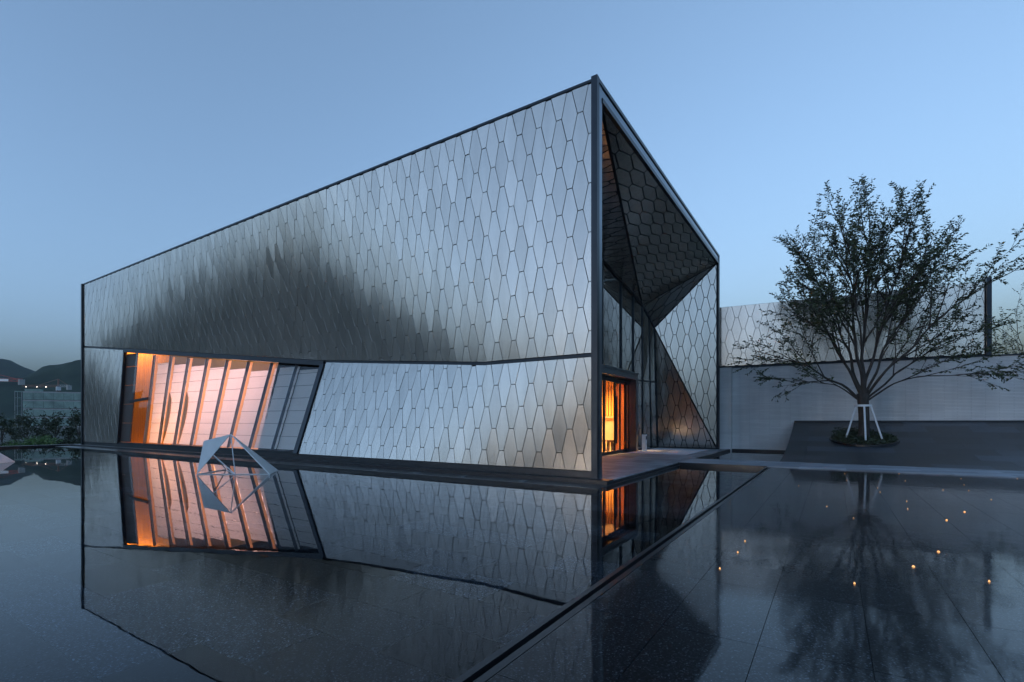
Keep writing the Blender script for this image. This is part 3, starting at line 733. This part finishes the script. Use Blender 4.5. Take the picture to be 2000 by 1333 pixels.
def grow_tree(name, base, label, limbs, spec, leafmat_, seed, group=None, ylim=None, cat='tree'):
    """limbs: list of (dx, dy, dz, start height, radius); spec: dict"""
    rnd = random.Random(seed); root = empty(name, base, label, cat, group)
    base = Vector(base); wood_ = MB(); leaves = MB(); sc = spec['scale']; fork = spec['fork']; tr = spec['trunk_r']
    pts = []; rad = []
    for i in range(9):
        k = i / 8; pts.append(base + Vector((.03 * math.sin(k * 4) * sc, .03 * math.cos(k * 3) * sc, -.12 + (fork + .12) * k)))
        rad.append(tr * (1.35 - .35 * min(1, k * 4) + .12 * max(0, k - .7) / .3))
    wood_.tube(pts, rad, 12); trunk = wood_.build('trunk', M['bark'], root, None, True); br = MB()
    def ok(p): return ylim is None or ylim(p)
    def twig(p, d, ln, n):
        q = p + d * ln; mid = p + d * ln * .5 + Vector((rnd.gauss(0, 1), rnd.gauss(0, 1), rnd.gauss(0, 1))) * ln * .06
        if not ok(q): return
        br.tube([p, mid, q], [.008 * sc, .006 * sc, .003 * sc], 3, False)
        side = d.cross(Vector((rnd.uniform(-.4, .4), rnd.uniform(-.4, .4), 1))).normalized()
        for i in range(n):
            k = (i + .6) / n; s = side if i % 2 else -side
            pp = p.lerp(mid, k * 2) if k < .5 else mid.lerp(q, k * 2 - 1)
            ld = (d * .7 + s * .9 + Vector((0, 0, rnd.uniform(-.55, .15))) + Vector((rnd.gauss(0, .25), rnd.gauss(0, .25), rnd.gauss(0, .25))))
            leafcard(leaves, pp, ld, spec['leaf'] * rnd.uniform(.7, 1.25), spec['leaf'] * rnd.uniform(.38, .55), rnd)
    def branch(p, d, ln, r, lev, tip=None):
        nseg = max(4, int(ln / (.28 * sc))); pts = [p]; q = p.copy(); dd = d.copy(); st = ln / nseg
        for i in range(nseg if tip is None else 0):
            dd = (dd + Vector((rnd.gauss(0, 1), rnd.gauss(0, 1), rnd.gauss(0, .7))) * .07 + Vector((0, 0, spec['lift'] * (1 if lev else .6)))).normalized()
            q = q + dd * st
            if not ok(q): break
            pts.append(q.copy())
        if tip is not None:
            hz_ = Vector((tip.x - p.x, tip.y - p.y, 0)); c1 = p + Vector((0, 0, 1)) * ln * .34 + hz_ * .30; wob = Vector((rnd.uniform(-3, 3), rnd.uniform(-3, 3), rnd.uniform(-3, 3)))
            for i in range(1, nseg + 1):
                u = i / nseg; q = p * (1 - u) ** 2 + c1 * 2 * u * (1 - u) + tip * u * u; am = .10 * math.sin(u * 3.1)
                q = q + Vector((mnoise.noise(q * .8 + wob), mnoise.noise(q * .8 - wob), mnoise.noise(q * .8 + wob * 2))) * am * 2.2
                if not ok(q): break
                pts.append(q)
            if len(pts) > 2: dd = (pts[-1] - pts[-2]).normalized()
        k = len(pts)
        if k < 2: return
        br.tube(pts, [max(.004 * sc, r * (1 - .82 * i / nseg)) for i in range(k)], 6 if lev == 0 else (5 if lev == 1 else 4), False)
        if lev < spec['lev']:
            nb = max(2, int(ln * spec['dens'][lev] / sc))
            for j in range(nb):
                t_ = (spec['t0'][lev] + (1 - spec['t0'][lev]) * (j + rnd.random()) / nb) * (k - 1); i = min(k - 2, int(t_)); pp = pts[i].lerp(pts[i + 1], t_ - i)
                ax = (pts[i + 1] - pts[i]).normalized(); pr = Vector((rnd.gauss(0, 1), rnd.gauss(0, 1), rnd.gauss(0, .8))); pr = (pr - ax * pr.dot(ax)).normalized()
                an = R(rnd.uniform(14, 34) if lev == 0 else rnd.uniform(24, 50)); nd = (ax * math.cos(an) + pr * math.sin(an)).normalized()
                rem = 1 - t_ / (k - 1)
                branch(pp, nd, ln * ((.24 + .50 * rem) if lev == 0 else (.22 + .40 * rem)) * rnd.uniform(.75, 1.2), r * (.34 + .28 * rem), lev + 1)
        if lev >= 1:
            nt_ = max(2, int(ln * spec['twigs'] / sc))
            for j in range(nt_):
                t_ = (spec['t0'][1] * .6 + (1 - spec['t0'][1] * .6) * (j + rnd.random()) / nt_) * (k - 1); i = min(k - 2, int(t_)); pp = pts[i].lerp(pts[i + 1], t_ - i)
                ax = (pts[i + 1] - pts[i]).normalized(); pr = Vector((rnd.gauss(0, 1), rnd.gauss(0, 1), rnd.gauss(0, .6)))
                twig(pp, (ax * .75 + pr * .5).normalized(), spec['twig'] * sc * rnd.uniform(.6, 1.3), spec['nl'])
            twig(pts[-1], dd, spec['twig'] * sc, spec['nl'])
        elif lev == 0:
            twig(pts[-1], dd, spec['twig'] * sc, spec['nl'])
    for (dx, dy, dz, h0, r) in limbs:
        tip = Vector((dx, dy, dz)); start = base + Vector((0, 0, h0)); v = tip; ln = v.length
        branch(start, v.normalized(), ln, r, 0, start + v)
    br.build('branches', M['bark'], trunk, None, True); leaves.build('crown', leafmat_, root)
    return root
tz = rz(TY) + .04
limbs = []
for (px, py, hh, r) in [(1530, 500, 1.15, .085), (1452, 650, .95, .075), (1585, 410, 1.45, .085), (1650, 335, 1.6, .10), (1735, 345, 1.6, .10), (1825, 350, 1.5, .095), (1865, 430, 1.3, .08), (1900, 520, 1.1, .08), (1915, 620, 1.0, .065), (1960, 735, .9, .05), (1500, 720, .9, .045)]:
    dep = 20.6; lat = (px - 1000) / 971 * dep; zz = 1.4 + dep * (824 - py) / 971
    P = CAM + FWD * dep + RGT * lat
    dx = (P.x - TX); dy = (P.y - TY) * .25 + random.Random(px).uniform(-1.5, .9)
    lx = lat - (1676 - 1000) / 971 * dep      # keep the lateral reach, but along X so the crown stays clear of the wall
    dx = (lx - .55) / .84 * .9 - dy * .6; k_ = .76; hh = 1.40 + .40 * (hh - .9) / .7; limbs.append((dx * k_, dy * k_, (zz - (tz + hh)) * k_, hh, r * .8))
grow_tree('tree', (TX, TY, tz), 'spreading small-leaved tree with many thin limbs standing in the round planter', limbs,
          dict(scale=1.0, fork=1.85, trunk_r=.19, lift=.03, lev=2, dens=(1.75, 1.9), t0=(.30, .32), twigs=3.1, twig=.42, nl=9, leaf=.13, out=.16), M['leaf'], 5,
          ylim=lambda p: p.y < (15.9 if p.z < 7.8 else 18) and p.y > 8)
# tree stakes
sup = empty('tree_support', (TX, TY, tz), 'white tripod stakes strapped around the tree trunk', 'tree support')
for a in (200, 275, 345, 90):
    ca, sa = math.cos(R(a)), math.sin(R(a)); x, y = TX + .66 * ca, TY + .66 * sa
    b = MB(); b.tube([(x, y, rz(y, x) - .02), (TX + .25 * ca, TY + .25 * sa, tz + 1.36)], .035, 8); b.build('stake', M['white_paint'], sup)
b = MB(); n = 16
for r0, z0 in ((.30, tz + 1.30),):
    vs = []
    for i in range(n):
        a = 6.2832 * i / n
        for (rr_, zz) in ((.30, 0), (.30, .085), (.255, .085), (.255, 0)): vs.append((TX + rr_ * math.cos(a), TY + rr_ * math.sin(a), z0 + zz))
    b.add(vs, [(4 * i + j, 4 * ((i + 1) % n) + j, 4 * ((i + 1) % n) + (j + 1) % 4, 4 * i + (j + 1) % 4) for i in range(n) for j in range(4)])
b.build('strap', M['white_paint'], sup)

# ------------------------------------------------------------------ small things by the entrance
b = MB(); b.box(-2.85, -.28, 10.05, 14.6, .002, .014); mat = b.build('door_mat', M['mat']); tag(mat, 'pale grey welcome mat with dark lettering before the entrance', 'mat')
b = MB(); gr = random.Random(2)
for k in range(6):      # unreadable characters: small clusters of strokes
    gx = -2.05 + .16 * (k % 2) ; gy = 11.3 + k * .30
    for s in range(5):
        if s % 2: b.box(gx + .02, gx + .42, gy + .03 + .045 * s, gy + .055 + .045 * s, .0145, .0165)
        else: b.box(gx + .09 * s, gx + .035 + .09 * s, gy + .02, gy + .23, .0145, .0162)
b.build('lettering', M['ink'], mat)
b = MB(); b.box(-2.62, -2.44, 11.46, 11.64, .0, .80); bin_ = b.build('ash_bin', M['white_paint']); tag(bin_, 'slim white pedestal bin beside the entrance jamb', 'bin')
b = MB(); b.box(-2.438, -2.43, 11.49, 11.61, .56, .72); b.build('slot', M['ink'], bin_)
b = MB(); b.box(-2.635, -2.425, 11.445, 11.655, .80, .82); b.build('lid', M['frame_lt'], bin_)

# ------------------------------------------------------------------ lights set in the plaza and ledge
def on_plane(px, py, z):
    dep = 971 * (1.4 - z) / (py - 824); return CAM + FWD * dep + RGT * ((px - 1000) / 971 * dep) + Vector((0, 0, z - 1.4))
M['led'] = emis('warm_led', (1.0, .46, .15), .04); M['led_dim'] = emis('dim_warm_led', (1.0, .50, .20), .016)
SP = [(1650, 926, 'in line with the tree trunk, close to the walkway'), (1654, 939, 'just in front of the ramp reflection below the tree'), (1560, 950, 'leftmost of those near the walkway'), (1714, 954, 'right of the reflected trunk, upper of a close pair'), (1719, 962, 'right of the reflected trunk, lower of a close pair'),
      (1756, 926, 'close to the walkway right of the tree'), (1768, 940, 'second row right of the tree'), (1877, 936, 'close to the walkway, first of a short diagonal row'), (1883, 948, 'middle of a short diagonal row near the walkway'), (1892, 959, 'last of a short diagonal row near the walkway'),
      (1842, 958, 'alone left of the short diagonal row'), (1987, 936, 'by the walkway at the right edge'), (1936, 977, 'alone towards the right edge'), (1615, 990, 'alone left of the reflected trunk'), (1667, 1013, 'on the reflected trunk itself'),
      (1771, 980, 'upper of a pair right of the reflected trunk'), (1773, 995, 'lower of a pair right of the reflected trunk'), (1849, 1017, 'bright one in the middle of the right plaza'), (1884, 1001, 'up and right of the bright middle one'), (1455, 1058, 'farthest of three in a row near the pool divider'),
      (1441, 1080, 'middle of three in a row near the pool divider'), (1406, 1112, 'nearest of three in a row near the pool divider'), (1833, 1079, 'brightest star of the plaza'), (1784, 1108, 'second brightest, left of the brightest'), (1669, 1141, 'nearest one under the reflected tree crown'), (1932, 1137, 'nearest one towards the right edge')]
for px, py, wh in SP:
    p = on_plane(px, py, -.03); b = MB(); r = ((.014 if 'bright' in wh else .0085))
    n = 10; vs = [(p.x, p.y, -.012)]
    for k, (s, z) in enumerate(((.6, -.015), (1, -.029))):
        vs += [(p.x + r * s * math.cos(6.2832 * i / n), p.y + r * s * math.sin(6.2832 * i / n), z) for i in range(n)]
    fs = [(0, 1 + i, 1 + (i + 1) % n) for i in range(n)] + [(1 + i, 1 + n + i, 1 + n + (i + 1) % n, 1 + (i + 1) % n) for i in range(n)]
    b.add(vs, fs); tag(b.build('ground_light', M['led' if py > 1030 or 'bright' in wh else 'led_dim']), 'tiny plaza light, ' + wh, 'light', 'star lights in the wet plaza')
for k, px in enumerate((250, 320, 435, 540, 640, 735, 815, 905, 1022)):
    d = (px - 1000) / 971.0; t_ = (11.42 - .72) / (.8406 + .5417 * d); x = 4.887 + t_ * (-.5417 + .8406 * d)
    b = MB(); b.tube([(x, -.72, -.105), (x, -.72, -.085)], .12, 16); tag(b.build('ledge_light', M['frame_lt']), 'unlit round uplight in the dark ledge, number %s from the near corner' % ['nine', 'eight', 'seven', 'six', 'five', 'four', 'three', 'two', 'one'][k], 'light', 'uplights along the pool ledge')

# ------------------------------------------------------------------ folded white sculptures standing in the pool
def sculpture(o, s, rot, label):
    root = empty('sculpture', o, label, 'sculpture', 'folded white sculptures in the pool')
    o = Vector(o); c_, s_ = math.cos(rot), math.sin(rot)
    def P(l, d, z): return o + Vector((RGT.x * l + FWD.x * d, RGT.y * l + FWD.y * d, 0)).to_2d().to_3d() * s * 1.0 + Vector((0, 0, z * s)) if rot == 0 else o + Matrix.Rotation(rot, 3, 'Z') @ (Vector((RGT.x * l + FWD.x * d, RGT.y * l + FWD.y * d, 0)) * s) + Vector((0, 0, z * s))
    p1, p2, p3 = P(-.83, 0, 0), P(-.72, .15, .95), P(0, .25, 1.14); p4, p5 = P(1.25, 0, 0), P(.98, 1.1, .0); p6, p7 = P(.27, 0, 0), P(-.8, 1.4, .0)
    def plate(pts):
        n = (pts[1] - pts[0]).cross(pts[2] - pts[0]).normalized() * .012; b = MB(); k = len(pts)
        b.add([p + n for p in pts] + [p - n for p in pts], [tuple(range(k)), tuple(range(2 * k - 1, k - 1, -1))] + [(i, k + i, k + (i + 1) % k, (i + 1) % k) for i in range(k)]); return b.build('plate', M['white_metal'], root)
    plate([p1, p3, p2]); plate([p3, p4, p5])
    m = p3.lerp(p1, .52)
    for a, c in ((p3, p6), (m, p6), (m, p7), (p1, p7), (p7, p6), (p1, p4), (p4, p5)):
        b = MB(); b.tube([a, c], .014, 6); b.build('rod', M['white_metal'], root)
    b = MB(); b.tube([p1 + Vector((0, 0, -.14)), p1], .02, 6).tube([p4 + Vector((0, 0, -.14)), p4], .02, 6).tube([p7 + Vector((0, 0, -.14)), p7], .02, 6); b.build('foot', M['white_metal'], root)
sc0 = on_plane(441, 927.5, WZ); sculpture(sc0 + Vector((0, 0, .01)), 1.0, 0, 'folded white plate and rod sculpture in the pool before the lit window')
sc1 = on_plane(-92, 908, WZ); sculpture(sc1 + Vector((0, 0, .01)), 1.05, 0.0, 'white sculpture cut off by the left edge of the photo')

# ------------------------------------------------------------------ left background
def ray(px, dep, z): return CAM + FWD * dep + RGT * ((px - 1000) / 971 * dep) + Vector((0, 0, z - 1.4))
cb = empty('construction_building', ray(110, 200, -3), 'unfinished block wrapped in green netting below the hills', 'building')
P0, P1, P2 = ray(45, 192, 0), ray(260, 206, 0), ray(33, 205, 0)
du = (P1 - P0).normalized(); dv = Vector((-du.y, du.x, 0)); LN = (P1 - P0).length
if dv.dot(FWD) < 0: dv = -dv
def cbp(u, v, z): q = P0 + du * u + dv * v; return Vector((q.x, q.y, z))
def cbox(mb, u0, u1, v0, v1, z0, z1):
    mb.add([cbp(u0, v0, z0), cbp(u1, v0, z0), cbp(u1, v1, z0), cbp(u0, v1, z0), cbp(u0, v0, z1), cbp(u1, v0, z1), cbp(u1, v1, z1), cbp(u0, v1, z1)],
           [(3, 2, 1, 0), (4, 5, 6, 7), (0, 1, 5, 4), (1, 2, 6, 5), (2, 3, 7, 6), (3, 0, 4, 7)])
FZ = [-.6, 3.0, 6.3, 9.6, 12.9]
b = MB(); cbox(b, .4, LN, .6, 15, -.5, 12.6); b.build('core_wall', M['int_dark'], cb)
for i, z in enumerate(FZ):
    b = MB(); cbox(b, 0, LN, -.1, 15, z - .28, z + .26); b.build('floor_slab', M['concrete'], cb)
    if i < 4:
        for k in range(int(LN / 3.1)):
            b = MB(); b.tone = 1; cbox(b, k * 3.1 + .04, k * 3.1 + 3.06, -.25, -.2, z + .4, FZ[i + 1] - .25); b.build('netting_panel', M['netting'], cb)
for k in range(int(LN / 4) + 1):
    b = MB(); cbox(b, k * 4 + .2, k * 4 + .7, .0, .5, -3.1, -.78); b.build('column', M['concrete'], cb)
b = MB(); cbox(b, -2.6, -.4, .5, 2.5, 12.9, 13.2); cbox(b, .5, 5, 0, 3, 13.1, 14.0); b.build('roof_hoarding', M['netting'], cb)
for k in range(4):
    b = MB(); b.bar(cbp(-2.6 + (k % 2) * 2.0, .5 + (k // 2) * 2, -3), cbp(-2.6 + (k % 2) * 2.0, .5 + (k // 2) * 2, 13.2), .16); b.build('scaffold_pole', M['concrete'], cb)
for z in (1, 4.2, 7.4, 10.6):
    b = MB(); b.bar(cbp(-2.6, .5, z), cbp(-.6, .5, z), .14); b.bar(cbp(-2.6, 2.5, z), cbp(-.6, .5, z), .14); b.build('scaffold_rail', M['netting'], cb)
def lattice(mb, a, c, w, n):
    a = Vector(a); c = Vector(c); d = (c - a).normalized(); x = d.cross(Vector((0, 0, 1)) if abs(d.z) < .9 else Vector((0, 1, 0))).normalized() * w / 2; y = x.cross(d).normalized() * w / 2
    cs = [x + y, x - y, -x - y, -x + y]
    for q in cs: mb.bar(a + q, c + q, w * .16)
    for i in range(n):
        p, q = a.lerp(c, i / n), a.lerp(c, (i + 1) / n)
        for j in range(4): mb.bar(p + cs[j], q + cs[(j + 1) % 4], w * .1)
def crane(px, dep, zb, zm, lj, lc, label, mats, slope=0):
    base = ray(px, dep, zb); root = empty('tower_crane', base, label, 'crane', 'tower cranes over the building site')
    m = MB(); lattice(m, base, Vector((base.x, base.y, zm)), 1.0, 8); m.build('mast', mats[0], root)
    t = Vector((base.x, base.y, zm)); j = t - RGT * lj; c = t + RGT * lc
    m = MB(); lattice(m, t, j + Vector((0, 0, slope)), .8, 14); m.build('jib', mats[1], root)
    m = MB(); lattice(m, t, c, .8, 5); m.build('counter_jib', mats[2], root)
    m = MB(); q = c; m.box(q.x - .9, q.x + .9, q.y - .7, q.y + .7, q.z - 1.6, q.z + .2); m.build('counterweight', M['concrete'], root)
    m = MB(); m.bar(t, t + Vector((0, 0, 3.0)), .5); m.bar(t + Vector((0, 0, 3.0)), t.lerp(j, .55) + Vector((0, 0, .4)), .12); m.bar(t + Vector((0, 0, 3.0)), c, .12); m.build('tower_head', mats[0], root)
    m = MB(); m.box(t.x - .7, t.x + .7, t.y - .7, t.y + .7, t.z - 1.9, t.z - .3); m.build('cab', M['white_paint'], root)
    return root, t, j, c
r1, t1, j1, c1 = crane(114, 215, 12, 16.8, 15.5, 4.6, 'rusty tower crane standing behind the netted building roof', (M['crane_or'], M['crane_or'], M['concrete']))

rt, t, j, c = crane(-30, 170, -3, 15.6, 12, 12.6, 'red and white crane boom reaching in from the left edge', (M['crane_red'], M['white_paint'], M['crane_red']), 1)
M['bulb'] = emis('crane_bulb', (1, .9, .75), .25)
for k in (.35, .6, .9):
    b = MB(); q = t1.lerp(j1, k) + Vector((0, 0, -.5)); b.tube([q, q + Vector((0, 0, .3))], .16, 8); b.build('work_lamp', M['bulb'], r1)
b = MB(); q0 = t + RGT * 2.5 + Vector((0, 0, .1)); q1 = t + RGT * 8.6 + Vector((0, 0, -.1))
b.bar(q0 - FWD * .5, q1 - FWD * .5, .06, .8); b.build('sign_panel', M['white_paint'], rt)
# planting on the far bank
def bush(name, loc, rx, ry, rz_, n, ls, mat, label, cat, group, seed, trunk=0.0):
    rnd = random.Random(seed); root = empty(name, loc, label, cat, group); loc = Vector(loc)
    w = MB(); top = trunk + rz_ * .9
    w.tube([loc + Vector((0, 0, -.2)), loc + Vector((.05, 0, trunk * .6 + .1)), loc + Vector((0, .05, top))], [.06 + .03 * trunk, .05 + .02 * trunk, .02], 6)
    for k in range(6):
        a = rnd.uniform(0, 6.28); w.tube([loc + Vector((0, 0, trunk * .7 + .1)), loc + Vector((rx * .6 * math.cos(a), ry * .6 * math.sin(a), trunk + rz_ * rnd.uniform(.6, 1.4)))], [.04, .012], 4)
    w.build('trunk' if trunk else 'stems', M['bark'], root); lv = MB()
    cl = [Vector((rnd.gauss(0, .45) * rx, rnd.gauss(0, .45) * ry, trunk + rz_ * (1 + rnd.gauss(0, .45)))) for _ in range(14)]
    for i in range(n):
        c = rnd.choice(cl); p = c + Vector((rnd.gauss(0, .22) * rx, rnd.gauss(0, .22) * ry, rnd.gauss(0, .22) * rz_))
        if p.z < .02: p.z = .02 + rnd.random() * .2
        leafcard(lv, loc + p, Vector((rnd.uniform(-1, 1), rnd.uniform(-1, 1), rnd.uniform(-.6, .8))), ls * rnd.uniform(.6, 1.3), ls * rnd.uniform(.4, .7), rnd)
    lv.build('crown' if trunk else 'foliage', mat, root)
for i, (px, dep, tk, r, rz_, wh) in enumerate([(3, 62, 1.6, 2.1, 1.6, 'cut by the left edge of the photo'), (28, 66, 1.0, 1.5, 1.3, 'small one left of the netted block'), (52, 60, 1.6, 2.0, 1.9, 'at the left end of the netted block'), (82, 64, 1.2, 1.7, 1.5, 'low in the middle before the netted block'), (108, 60, 1.9, 1.5, 1.8, 'tallest and narrow before the netted block'), (133, 66, 1.0, 1.6, 1.3, 'small one right of the narrow tree'), (154, 58, 1.7, 1.7, 1.9, 'right beside the far end of the pavilion')]):
    p = ray(px, dep, 0); p.z = gz(p.x, p.y); tk += -p.z * .55
    bush('bank_tree', p, r * .62, r * .62, rz_ * .72, 520, .30, M['leaf_dk'], 'dark tree on the far bank, ' + wh, 'tree', 'trees on the far bank', 40 + i, tk * .8)
for i, (px, dep, r, h, mt, wh) in enumerate([(4, 40, 1.5, .55, 'leaf_dk', 'dark bush at the left edge of the far bank'), (24, 39, 1.3, .5, 'leaf_dk', 'dark bush left of the bright green ones'), (46, 38.5, 1.3, .5, 'leaf_gr', 'first bright green bush from the left on the far bank'), (66, 39, 1.2, .55, 'leaf_gr', 'middle bright green bush on the far bank'), (88, 38.5, 1.2, .5, 'leaf_gr', 'rightmost bright green bush on the far bank'), (108, 40, 1.3, .6, 'leaf_dk', 'dark bush right of the bright green ones'), (130, 39.5, 1.2, .6, 'leaf_dk', 'second dark bush from the pavilion'), (150, 40, 1.2, .65, 'leaf_dk', 'dark bush next to the pavilion corner')]):
    p = ray(px, dep, 0); p.z = gz(p.x, p.y)
    bush('bush', p, r, r, h, 1300, .16, M[mt], wh, 'bush', 'bushes along the far bank', 70 + i)
# tree beyond the garden wall at the right edge
ft = ray(2010, 40, -.6)
grow_tree('tree', ft, 'thin distant tree behind the brick wall at the right edge', [(-2.2, .5, 6.5, 2.6, .06), (-1.0, -1, 7.6, 2.8, .06), (.4, .6, 8.2, 3, .06), (1.8, 0, 7.2, 2.8, .06), (-3.0, 0, 4.9, 2.5, .05), (2.9, 0, 5.5, 2.4, .05)],
          dict(scale=1.2, fork=3.2, trunk_r=.14, lift=.02, lev=1, dens=(1.6, 1.2), t0=(.3, .2), twigs=2.2, twig=.5, nl=7, leaf=.18, out=.1), M['leaf_dk'], 9)

# ------------------------------------------------------------------ evening air
hb = MB(); hb.box(-2300, 2300, -2300, 2300, -5.2, 330)
hm = bpy.data.materials.new('evening_haze'); hm.use_nodes = True; t = hm.node_tree; t.nodes.clear()
o = N(t, 'ShaderNodeOutputMaterial'); pv = N(t, 'ShaderNodeVolumePrincipled'); pv.inputs['Density'].default_value = .00009; pv.inputs['Color'].default_value = (.72, .84, 1.0, 1)
t.links.new(pv.outputs[0], o.inputs['Volume'])
hz = tag(hb.build('haze', hm), kind='stuff')
